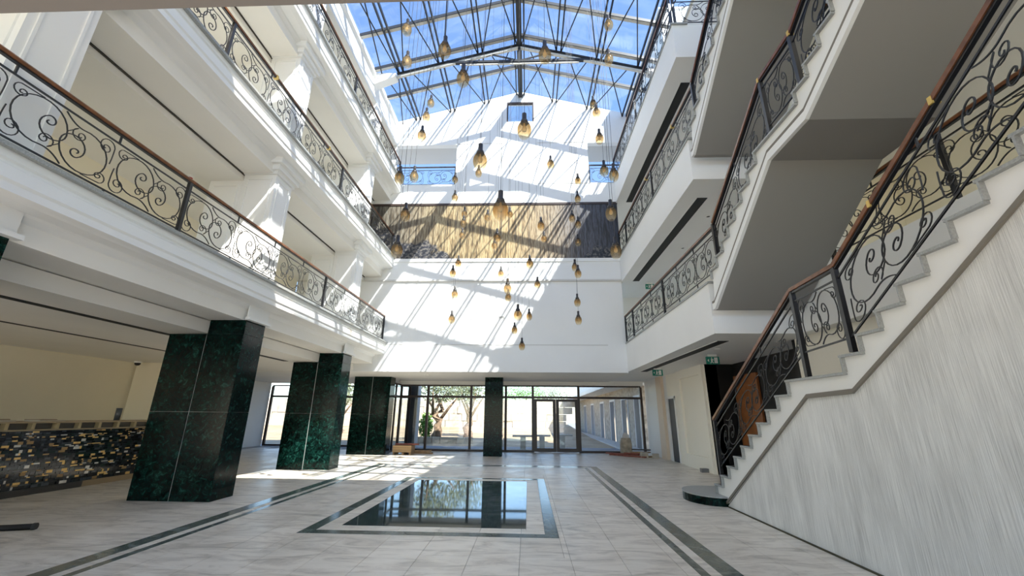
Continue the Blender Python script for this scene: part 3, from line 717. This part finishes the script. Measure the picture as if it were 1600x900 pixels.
# ------------------------------------------------------------------ pendants
def amber():
    m = bpy.data.materials.new('amber_glass'); m.use_nodes = True; nt = m.node_tree; nt.nodes.clear(); L = nt.links.new
    out = nt.nodes.new('ShaderNodeOutputMaterial'); tc = nt.nodes.new('ShaderNodeTexCoord'); sp = nt.nodes.new('ShaderNodeSeparateXYZ'); L(tc.outputs['Generated'], sp.inputs[0])
    r = nt.nodes.new('ShaderNodeValToRGB'); e = r.color_ramp.elements
    e[0].position, e[0].color = .0, (.95,.92,.86,1); e[1].position, e[1].color = 1., (.30,.28,.26,1)
    x = e.new(.28); x.color = (.86,.74,.52,1); x = e.new(.55); x.color = (.68,.50,.27,1); x = e.new(.80); x.color = (.42,.33,.23,1)
    L(sp.outputs['Z'], r.inputs[0])
    tr = nt.nodes.new('ShaderNodeBsdfTransparent'); L(r.outputs[0], tr.inputs[0])
    pr = nt.nodes.new('ShaderNodeBsdfPrincipled'); L(r.outputs[0], pr.inputs['Base Color']); pr.inputs['Roughness'].default_value = .06
    mx = nt.nodes.new('ShaderNodeMixShader'); mx.inputs[0].default_value = .16; L(tr.outputs[0], mx.inputs[1]); L(pr.outputs[0], mx.inputs[2]); L(mx.outputs[0], out.inputs[0])
    return m
AMBER = amber(); SOCKET = plain('socket_black', (.02,.016,.014), .35); CABLE = plain('cable', (.05,.05,.05), .5)
BULB = plain('bulb', (.75,.62,.42), .25)
shade_me = MB().lathe([(.024,.115),(.045,.10),(.072,.065),(.090,.02),(.094,-.025),(.086,-.075),(.070,-.115),(.052,-.14),(.048,-.145)], 18).mesh('shade', AMBER, True)
sock_me = MB().lathe([(0,.245),(.028,.245),(.031,.24),(.031,.145),(.046,.132),(.054,.10),(.054,.088),(0,.088)], 14).mesh('socket', SOCKET, True)
bulb_me = MB().lathe([(.012,.085),(.014,.05),(.030,.02),(.034,-.01),(.026,-.035),(0,-.045)], 12).mesh('bulb', BULB, True)
# lamp centres, by what hangs behind them and from left to right
PEND = [
  [(-2.35,6.05,8.81),(-2.35,6.24,8.21),(-1.21,4.65,6.73),(-0.94,4.78,6.33),(0.26,4.72,6.67),(1.71,6.61,9.46),(1.71,6.82,8.77)],
  [(-2.50,6.91,6.04),(-2.46,7.68,6.56),(-2.38,7.71,7.64),(-2.47,8.22,8.58),(-2.57,8.86,9.56),(-2.36,11.60,8.96),(-2.24,11.16,8.04),(-1.43,10.41,8.41),(-0.63,4.68,4.86),(-0.04,4.58,5.26),(0.62,9.47,8.04),(1.55,11.31,8.04),(1.56,11.15,8.57),(1.76,9.03,9.58),(1.69,8.34,8.71),(1.63,7.88,7.61),(1.67,7.80,6.72),(1.69,7.05,6.13)],
  [(-2.13,6.11,4.18),(-2.39,7.13,5.35),(-2.13,12.16,7.23),(-1.98,11.41,7.29),(-2.05,11.95,7.89),(-1.23,11.38,7.47),(-1.07,12.30,6.92),(-0.81,10.00,6.16),(-0.33,4.48,4.02),(-0.57,12.01,7.90),(0.36,9.95,6.47),(0.54,12.29,7.15),(1.38,11.48,7.47),(1.56,11.55,7.29),(1.56,11.71,6.76),(1.44,6.41,4.97),(1.48,6.42,4.27)],
  [(-2.23,11.67,4.31),(-2.31,11.85,5.81),(-2.14,11.45,5.01),(-2.14,11.77,6.10),(-0.87,12.58,6.04),(-0.49,9.55,4.59),(-0.60,12.14,5.11),(-0.43,13.14,4.29),(-0.23,9.36,3.88),(-0.18,12.61,3.68),(0.05,13.03,4.72),(0.06,10.24,5.49),(0.32,12.73,5.72),(1.46,11.94,6.02),(1.46,11.65,4.82),(1.41,10.86,5.43),(1.42,11.25,4.19)]]
ZN = ['against the glass roof', 'before the gable wall', 'before the gold mural', 'before the wall below the mural']
NUM = ['first','second','third','fourth','fifth','sixth','seventh','eighth','ninth','tenth','eleventh','twelfth','thirteenth','fourteenth','fifteenth','sixteenth','seventeenth','eighteenth','nineteenth','twentieth']
for zi, k, p in [(zi, k, Vector(q)) for zi, row in enumerate(PEND) for k, q in enumerate(row)]:
    e = empty('pendant_lamp', p, label='amber glass pendant lamp %s, %s from the left' % (ZN[zi], NUM[k]), category='pendant lamp', group='amber pendant lamps in the atrium')
    link('glass_shade', shade_me, e); so_ = link('socket', sock_me, e); link('bulb', bulb_me, so_)
    add('cable', MB().tube([(0,0,.23),(0,0,roofz(p.x)+.012-p.z)], .0042, 4), CABLE, e)

# ------------------------------------------------------------------ entrance glazing
def glazing(n, x0, x1, y, ztop, xs_, ztr, door=None, yb=0):
    e = empty('window_%d' % n, ((x0+x1)/2, y, 0), kind='structure'); loc = (-(x0+x1)/2, -y, 0); g = lambda nm, mb, m: add(nm, mb, m, e, loc=loc); w = .055
    g('head', B(x0, x1, y-.05, y+.05, ztop-.06, ztop), DARKWOOD)
    cols = [x0]+xs_+[x1]
    for x in cols: g('mullion', B(x-w, x+w, y-.05, y+.05, 0, ztop-.06), DARKWOOD)
    for a, b in zip(cols[:-1], cols[1:]):
        g('transom', B(a+w, b-w, y-.05, y+.05, ztr-.05, ztr+.05), DARKWOOD)
        g('pane', B(a+w, b-w, y-.006, y+.006, ztr+.05, ztop-.06), CLEAR)
        if door and a >= door[0]-.01 and b <= door[1]+.01: continue
        g('sill', B(a+w, b-w, y-.05, y+.05, 0, .09), DARKWOOD)
        g('pane', B(a+w, b-w, y-.006, y+.006, .09, ztr-.05), CLEAR)
    return e
glazing(2, -6.2, 5.42, 20.5, 3.03, [-4.86,-2.75,-1.06,.24,2.44], 2.47, door=(.24,2.44))
dd = empty('door_3', (1.34, 20.5, 0), kind='structure'); DL = (-1.34,-20.5,0)
for (a, b) in ((.29,1.335),(1.345,2.39)):
    for q in ((a,a+.14,.02,2.40),(b-.14,b,.02,2.40),(a+.14,b-.14,.02,.18),(a+.14,b-.14,2.28,2.40)): add('stile', B(q[0],q[1],20.47,20.53,q[2],q[3]), DARKWOOD, dd, loc=DL)
    add('pane', B(a+.14,b-.14,20.494,20.506,.18,2.28), CLEAR, dd, loc=DL)
for x in (1.28,1.40): add('pull_handle', MB().tube([(x,20.42,.9),(x,20.42,1.5)], .012, 6), IRON, dd, loc=DL)
e = empty('window_3', (-6.2, 19.6, 0), kind='structure')
for y in (18.85,19.65): add('mullion', B(-6.24,-6.16,y-.04,y+.04,0,3.0), DARKWOOD, e, loc=(6.2,-19.6,0))
for z in (.0,2.43,2.97): add('transom', B(-6.23,-6.17,18.81,20.45,z,z+.07), DARKWOOD, e, loc=(6.2,-19.6,0))
add('pane', B(-6.206,-6.194,18.89,20.45,.07,2.97), CLEAR, e, loc=(6.2,-19.6,0))
glazing(4, -13.85, -6.3, 22.4, 3.1, [-11.2,-8.8], 2.5)

# ------------------------------------------------------------------ reception
desk = empty('reception_desk', (-10.4, 8.5, 0), label='reception counter faced with small black and gold mosaic tiles', category='desk'); KL = (10.4,-8.5,0)
gd = lambda n, mb, m, **kw: add(n, mb, m, desk, loc=KL, **kw)
gd('body', B(-10.9,-10.03,5.0,12.2,.12,1.22), plain('desk_black', (.015,.014,.013), .5))
gd('plinth', B(-10.9,-9.99,5.0,9.7,0,.12), plain('plinth_dark', (.05,.045,.04), .4)); gd('plinth', B(-10.9,-10.0,9.7,12.2,0,.12), plain('raw_board', (.35,.26,.15), .8))
SLATE = plain('counter_ply', (.33,.27,.17), .7)
gd('counter_rail', B(-10.9,-10.0,5.0,12.2,1.22,1.25), SLATE); gd('counter_top', B(-10.95,-9.97,5.0,12.2,1.37,1.40), plain('counter_board', (.40,.31,.19), .7))
gd('counter_core', B(-10.9,-10.10,5.0,12.2,1.25,1.37), plain('counter_grey', (.13,.12,.10), .7))
for i in range(16): gd('spacer', B(-10.10,-10.0,5.2+i*.45,5.26+i*.45,1.25,1.37), plain('spacer_wood', (.5,.4,.22), .7) if i == 0 else bpy.data.materials['spacer_wood'])
TM = [plain('tile_%s' % n, c, r, metal=me) for n, c, r, me in (('black',(.012,.013,.015),.08,0),('charcoal',(.03,.035,.04),.1,0),('slate',(.07,.08,.09),.12,0),('gold',(.85,.56,.20),.3,.35),('bronze',(.35,.22,.09),.3,.3),('pearl',(.75,.72,.66),.2,.2),('green',(.02,.035,.03),.08,0))]
tm = MB(); z = .13
while z < 1.20:
    h = random.choice((.022,.03,.045,.06)); h = min(h, 1.215-z); y = 5.02
    while y < 12.15:
        w = random.choice((.04,.06,.09,.12)); dx = random.uniform(.004,.022)
        mi = random.choices(range(7), (38,24,11,8,6,5,8))[0]
        tm.box(-10.03, -10.03+dx, y, min(12.19,y+w)-.004, z, z+h-.004, mi); y += w
    z += h
gd('mosaic_tiles', tm, TM, kind='stuff')
for i, (x, y, w, h, d, lab) in enumerate(((-10.5,8.1,.5,.05,.30,'flat pale box lying on the reception counter'),(-10.4,8.9,.35,.04,.5,'folded cardboard sheet lying on the reception counter'))):
    ob = empty('carton', (x,y,1.40), label=lab, category='box')
    add('sheet', B(-w/2,w/2,-d/2,d/2,0,h*.6), plain('card_%d' % i, (.62,.56,.46), .8), ob); add('lid_flap', MB().box(-w/2,w/2,-d/2,d/2*.3,h*.6,h), plain('card_dark_%d' % i, (.35,.27,.18), .8), ob)
cup = empty('tumbler', (-10.5,10.6,1.40), label='small dark tumbler standing on the reception counter', category='cup'); add('wall', MB().lathe([(.0,0),(.06,0),(.065,.30),(.055,.30),(.05,.02)],14), plain('cup_grey',(.10,.11,.12),.3), cup, smooth=True)
ldr = empty('timber_frame', (-10.2,12.7,0), label='pale timber frame leaning by the reception wall', category='frame')
for x in (-.0,.36): add('rail', MB().bar((x,.1,0),(x,.75,2.35), .06, .09, (1,0,0)), plain('pale_timber_%d' % int(x*100), (.55,.42,.28), .7), ldr)
for i in range(6): add('rung', MB().bar((0,.1+.1*(i+.5),.36*(i+.5)),(.36,.1+.1*(i+.5),.36*(i+.5)), .04, .08), plain('rung_wood', (.32,.13,.07), .7) if i == 0 else bpy.data.materials['rung_wood'], ldr)
dc = empty('dome_camera', (-12.9,13.2,3.22), label='small black dome security camera in the reception ceiling corner', category='camera')
add('base', MB().lathe([(0,0),(.10,0),(.10,-.05),(.085,-.06)],16), WHITE, dc, smooth=True); add('dome', MB().lathe([(.085,-.06),(.075,-.11),(.045,-.14),(0,-.15)],16), BLACK, dc, smooth=True)
for n_, (x0, x1, y0, y1, lab) in enumerate(((-7.86,-7.70,1.3,13.0,'long black ceiling slot beside the lowest beam'),(-10.0,-9.90,1.3,13.0,'thin black ceiling slot above the reception counter'))):
    d = empty('linear_diffuser', ((x0+x1)/2,7,3.22), label=lab, category='air diffuser', group='black ceiling slots')
    add('slot', B(x0,x1,y0,y1,3.212,3.2199), BLACK, d, loc=(-(x0+x1)/2,-7,-3.22))

# ------------------------------------------------------------------ signs and ceiling fittings
SIGN = plain('sign_green', (.01,.22,.16), .4)
def exit_sign(x, y, z, label):
    e = empty('exit_sign', (x,y,z), label=label, category='exit sign', group='green exit signs')
    bx_ = add('box', B(-.17,.17,-.03,.03,-.26,-.06), SIGN, e); add('bracket', B(-.12,.12,-.02,.02,-.06,0), WHITE, e)
    # running figure, doorway and arrow
    w = [MB().box(.03,.12,-.034,-.03,-.235,-.085), MB().box(-.055,-.015,-.034,-.03,-.19,-.12), MB().box(-.045,-.02,-.034,-.03,-.11,-.085),
         MB().bar((-.035,-.032,-.19),(-.075,-.032,-.235),.004,.02,(1,0,0)), MB().bar((-.03,-.032,-.19),(.005,-.032,-.235),.004,.02,(1,0,0)), MB().bar((-.02,-.032,-.13),(.02,-.032,-.155),.004,.015,(1,0,0)), MB().prism([(-.15,-.16),(-.11,-.12),(-.11,-.20)],'y',-.034,-.03)]
    for n, q in zip(('doorway','torso','head','leg','leg','arm','arrow'), w): add(n, q, WHITE, bx_)
exit_sign(4.98,11.3,3.24,'green exit sign hanging beside the lowest stair handrail')
exit_sign(4.5,14.6,3.24,'green exit sign hanging near the entrance side wall')
exit_sign(4.95,16.0,F2-1.06,'green exit sign in the first floor corridor past the wall')
DOTS = [(-1.9,17.1,3.2),(1.55,17.0,3.2),(3.3,17.4,3.2),(-4.2,17.2,3.2),(4.7,10.3,3.24),(5.2,12.5,3.24),(4.9,10.2,F2-1.06),(5.0,12.4,F2-1.06)]
LB = ['above the pillar before the doors','near the double doors','nearer the right entrance pier','left of the lone pillar','under the stair gallery near its end','over the side wall panel','under the second stair gallery, near end','under the second stair gallery, middle']
for (x,y,z), lb in zip(DOTS, LB):
    e = empty('downlight', (x,y,z), label='small recessed ceiling downlight %s' % lb, category='downlight', group='recessed downlights')
    add('rim', MB().lathe([(.075,0),(.075,-.012),(.05,-.015),(.048,0)],16), WHITE, e, smooth=True); add('lens', MB().lathe([(.048,-.004),(0,-.004)],16), BLACK, e)
sd = empty('smoke_detector', (-7.9,8.1,F2-.96), label='red-capped white smoke detector on the first floor corridor ceiling', category='smoke detector')
add('base', MB().lathe([(0,0),(.07,0),(.075,-.04),(.05,-.06)],16), WHITE, sd, smooth=True); add('cap', MB().lathe([(.05,-.06),(.045,-.085),(0,-.09)],16), plain('red_cap',(.35,.02,.02),.4), sd, smooth=True)

# ------------------------------------------------------------------ loose things on the floor
RAW = plain('packing_wood', (.42,.27,.14), .8, var=.25, scale=8); RED = plain('red_board', (.30,.10,.07), .8, var=.3, scale=9)
cr = empty('wooden_crate', (-5.3,18.75,0), label='low tan packing crate beside the third green pillar', category='crate'); CL_ = (0,0,0)
add('crate_box', B(-.45,.35,-.3,.3,.08,.36), RAW, cr)
for x in (-.4,0,.3): add('skid', B(x-.04,x+.04,-.3,.3,0,.08), RAW, cr)
for i in range(3): add('slat', B(-.45,.35,-.32,-.30,.10+i*.09,.17+i*.09), plain('crate_slat',(.55,.36,.18),.8) if i == 0 else bpy.data.materials['crate_slat'], cr)
for i, (x,y,z,l,a) in enumerate(((-5.2,18.7,.37,1.0,.1),(-4.7,19.1,.0,1.1,-.2),(-4.75,19.15,.07,1.0,.15))):
    b = add('loose_board', MB().box(-l/2,l/2,-.09,.09,0,.06), RED if i == 0 else RAW, None, loc=(x,y,z), label=('red-brown board lying on top of the tan crate','bottom tan board lying beside the crate','upper tan board on the floor beside the crate')[i], category='board', group='loose boards by the crate'); b.rotation_euler = (0,0,a)
labs = ['lowest red plank of the pile at the entrance corner','long red plank nearest the doors in the corner pile','short red plank on the corner pile','tan plank crossing the corner pile','dark plank leaning over the corner pile','broken tan plank at the right of the corner pile']
for i, (x,y,z,l,a,m) in enumerate(((4.25,19.0,0,1.7,-.75,RED),(4.1,19.3,.05,1.5,-.6,RED),(4.55,18.9,.10,.9,-.4,RED),(4.9,19.3,.12,.9,.3,RAW),(4.95,19.4,.22,.8,-.2,DARKWOOD),(5.1,18.7,.0,.6,.5,RAW))):
    b = add('plank', MB().box(-l/2,l/2,-.07,.07,0,.05), m, None, loc=(x,y,z), label=labs[i], category='plank', group='planks in the entrance corner'); b.rotation_euler = (0,0,a)
def block(x,y,z,s,m,lab,nm='stone_block',cat='block',a=0.):
    mb = MB(); q = s
    mb.prism([(-q[0],-q[1]),(q[0]*.9,-q[1]),(q[0],q[1]*.8),(-q[0]*.85,q[1])],'z',0,q[2])
    o = add(nm, mb, m, None, loc=(x,y,z), label=lab, category=cat); o.rotation_euler = (0,0,a); return o
block(5.25,18.35,0,(.13,.1,.18),LIME,'pale rough stone at the foot of the peach pilaster'); block(4.85,18.6,.0,(.16,.12,.2),LIME,'pale broken stone among the corner planks')
block(5.45,13.95,0,(.12,.10,.11),plain('grey_lump',(.22,.22,.22),.9),'small grey lump on the floor by the cream panelled wall')
sk = empty('cement_sack', (4.45,20.05,0), label='tan sack standing against the entrance glass', category='sack')
add('bag', MB().lathe([(0,0),(.24,.0),(.28,.12),(.27,.45),(.24,.62),(.20,.70),(0,.72)],14), plain('sack',(.42,.36,.28),.9,var=.3,scale=6), sk, smooth=True)
add('plastic_wrap', MB().lathe([(.205,.70),(.16,.82),(.10,.90),(0,.92)],14), plain('wrap',(.62,.60,.60),.4), sk, smooth=True)
hose = empty('pipe_offcut', (-7.3,6.2,0), label='black pipe offcut lying on the floor near the reception', category='pipe')
add('pipe', MB().tube([(-.9,-.25,.045),(-.5,-.12,.04),(0,.02,.035),(.3,.10,.04)], .04, 8), BLACK, hose, smooth=True); add('end_ring', MB().tube([(.28,.094,.04),(.32,.107,.04)], .048, 8), plain('ring_black',(.03,.03,.03),.5), hose)
tag_ = empty('wall_plaque', (-1.05,YW+.03,5.35), label='tiny grey plaque on the white wall below the mural', category='plaque'); add('plate', B(-.13,.13,-.012,0,-.05,.05), GREYW, tag_); add('printed_line', B(-.10,.10,-.014,-.012,.0,.02), IRON, tag_)

# ------------------------------------------------------------------ outside
struct('ground', B(-60,60,22.5,120,-.5,-.05), PLAZA)
struct('ground_bounce', B(-60,60,-60,-5.0,-.5,-.05), plain('pale_bounce_ground', (.74,.67,.57), .8, var=.1, scale=1.))  # unseen pale ground, added to bounce warm sunlight inside
earth = struct('ground_earth', MB().prism([(24.5,-.05),(34,.05),(48,.5),(120,3.0),(120,-.5),(24.5,-.5)], 'x', -60, 4.9), TAN)
bw = empty('retaining_wall', (-5,46,.4), label='long pale stone retaining wall across the far yard', category='wall')
rw = random.Random(3)
for r in range(4):
    x = -34 + (0.8 if r % 2 else 0)
    while x < 4:
        w = rw.uniform(1.3,2.2); add('stone', B(x+5,x+w-.05+5,-.2+rw.uniform(-.06,.06),.5,r*.72,r*.72+.68), LIME, bw); x += w
def leaves(n, c, r, size, seed):
    rn = random.Random(seed); mb = MB()
    for _ in range(n):
        v = Vector((rn.gauss(0,1),rn.gauss(0,1),rn.gauss(0,1))).normalized()*(rn.random()**.45)
        p = Vector(c)+Vector((v.x*r[0],v.y*r[1],v.z*r[2])); a = Vector((rn.uniform(-1,1),rn.uniform(-1,1),rn.uniform(-1,1))).normalized(); b = a.orthogonal().normalized()
        s = size*rn.uniform(.6,1.3); mb.quad(p-a*s-b*s*.4, p+a*s-b*s*.4, p+a*s+b*s*.4, p-a*s+b*s*.4)
    return mb
def olive(x, y, h, label, seed, n=1500, leaf=LEAF, spread=1.5):
    rn = random.Random(seed); e = empty('olive_tree', (x,y,0), label=label, category='tree', group='trees in the yard')
    t = [(0,0,-.1)]; 
    for i in range(1,7): t.append((rn.uniform(-.15,.15)*i*.5, rn.uniform(-.1,.1)*i*.5, h*.42*i/6))
    add('trunk', MB().tube(t, [.42,.34,.27,.25,.24,.22,.16], 9), BARK, e, smooth=True)
    for j in range(5):
        a = j*1.256+rn.uniform(-.3,.3); b0 = Vector(t[4+j%3]); q = b0+Vector((math.cos(a)*spread*.35,math.sin(a)*spread*.35,h*.18)); q2 = b0+Vector((math.cos(a)*spread*.7,math.sin(a)*spread*.7,h*.34))
        add('branch', MB().tube([b0,q,q2],[.11,.08,.03],6), BARK, e, smooth=True)
    add('foliage', leaves(n,(0,0,h*.78),(spread,spread,h*.28),.075,seed), leaf, e, kind='stuff')
olive(-5.9,28.0,4.6,'old olive tree with a thick gnarled trunk outside the glass',1,1700,spread=1.7)
olive(-4.6,33.0,4.8,'slimmer olive tree standing behind the gnarled olive',2,1500)
olive(-16.0,36.0,4.5,'olive tree far out beyond the hall windows',6,1500)
olive(-.8,60.0,5.8,'leafy green tree rising over the far retaining wall left of the doors',3,2600,LEAFG,3.4); olive(4.0,66.0,6.2,'leafy tree over the far retaining wall above the doors',4,2600,LEAF,3.6); olive(-9.5,58.0,5.8,'broad tree over the far retaining wall behind the olives',5,2600,LEAF,3.6)
sh = empty('garden_shrub', (-6.5,27.3,0), label='bright green shrub beside the gnarled olive', category='shrub'); add('foliage', leaves(900,(0,0,.9),(.45,.45,.9),.07,9), LEAFG, sh, kind='stuff'); add('stem', MB().tube([(0,0,-.1),(0,0,.9)],.04,6), BARK, sh)
ed = empty('stone_edging', (-5.2,26.3,0), label='low row of pale edging stones below the olive trees', category='edging')
for i in range(7): add('stone', B(-1.6+i*.5,-1.6+i*.5+.46,-.12,.12,-.05,.34), LIME, ed)
col = empty('porch_column', (-6.2,23.0,0), label='dark square porch column outside the entrance glass', category='column'); add('shaft', B(-.3,.22,-.3,.3,-.05,3.3), plain('slate_paint',(.07,.075,.09),.4), col); add('side_facing', B(.22,.26,-.3,.3,-.05,3.3), GREYW, col)
def bench(x, y, lab, w=1.1):
    e = empty('stone_table', (x,y,-.05), label=lab, category='table', group='stone tables outside'); m = bpy.data.materials.get('cast_stone') or plain('cast_stone',(.50,.47,.42),.8)
    add('table_top', B(-w/2,w/2,-.3,.3,.62,.70), m, e); add('pedestal', B(-.14,.14,-.2,.2,0,.62), m, e)
bench(-.25,22.8,'stone table seen left of the double doors'); bench(.75,23.4,'stone table seen through the left door leaf',.9); bench(1.9,24.2,'stone table seen through the right door leaf')
# stone-clad wing along the yard
SB = plain('rubble_stone', (.46,.40,.33), .9, var=.35, scale=5, bump=.8, bscale=9); WINF = plain('white_surround', (.72,.72,.74), .6); BLUEG = plain('dark_blue_pane', (.06,.08,.12), .08)  # the panes are dark blue glass
wing = empty('stone_wing', (6.0,35,0), label='stone-clad wing with tall white framed openings beyond the entrance', category='building'); WL = (-6.0,-35,0); gw = lambda n, mb, m: add(n, mb, m, wing, loc=WL)
ops = [(22.7,24.0),(25.4,27.2),(29.2,31.0),(33.4,35.2),(38.5,40.3),(43.5,45.3)]
yc = 22.55
for (a,b) in ops:
    gw('wall_pier', B(5.95,6.6,yc,a,-.05,3.3), SB); gw('lintel', B(5.95,6.6,a,b,2.75,3.3), SB); yc = b
    for q in ((a,a+.13,-.05,2.75),(b-.13,b,-.05,2.75),(a+.13,b-.13,2.62,2.75)): gw('surround', B(5.90,6.15,q[0],q[1],q[2],q[3]), WINF)
    gw('door_pane', B(6.22,6.26,a+.13,b-.13,-.05,2.62), BLUEG); gw('mullion', B(6.18,6.24,(a+b)/2-.04,(a+b)/2+.04,-.05,2.62), plain('mull_dark',(.03,.03,.035),.4) if a < 23 else bpy.data.materials['mull_dark'])
gw('wall_pier', B(5.95,6.6,yc,50,-.05,3.3), SB)
gw('eave_slab', B(4.6,7.2,22.95,50,3.3,3.55), WHITE); gw('upper_wall', B(5.9,7.2,22.95,50,3.55,7.0), WHITE)
gw('kerb', B(4.9,5.9,22.55,50,-.05,.04), GREYW)
print('objects', len(bpy.data.objects), 'tris', sum(len(p.vertices)-2 for o in bpy.data.objects if o.type == 'MESH' for p in o.data.polygons))
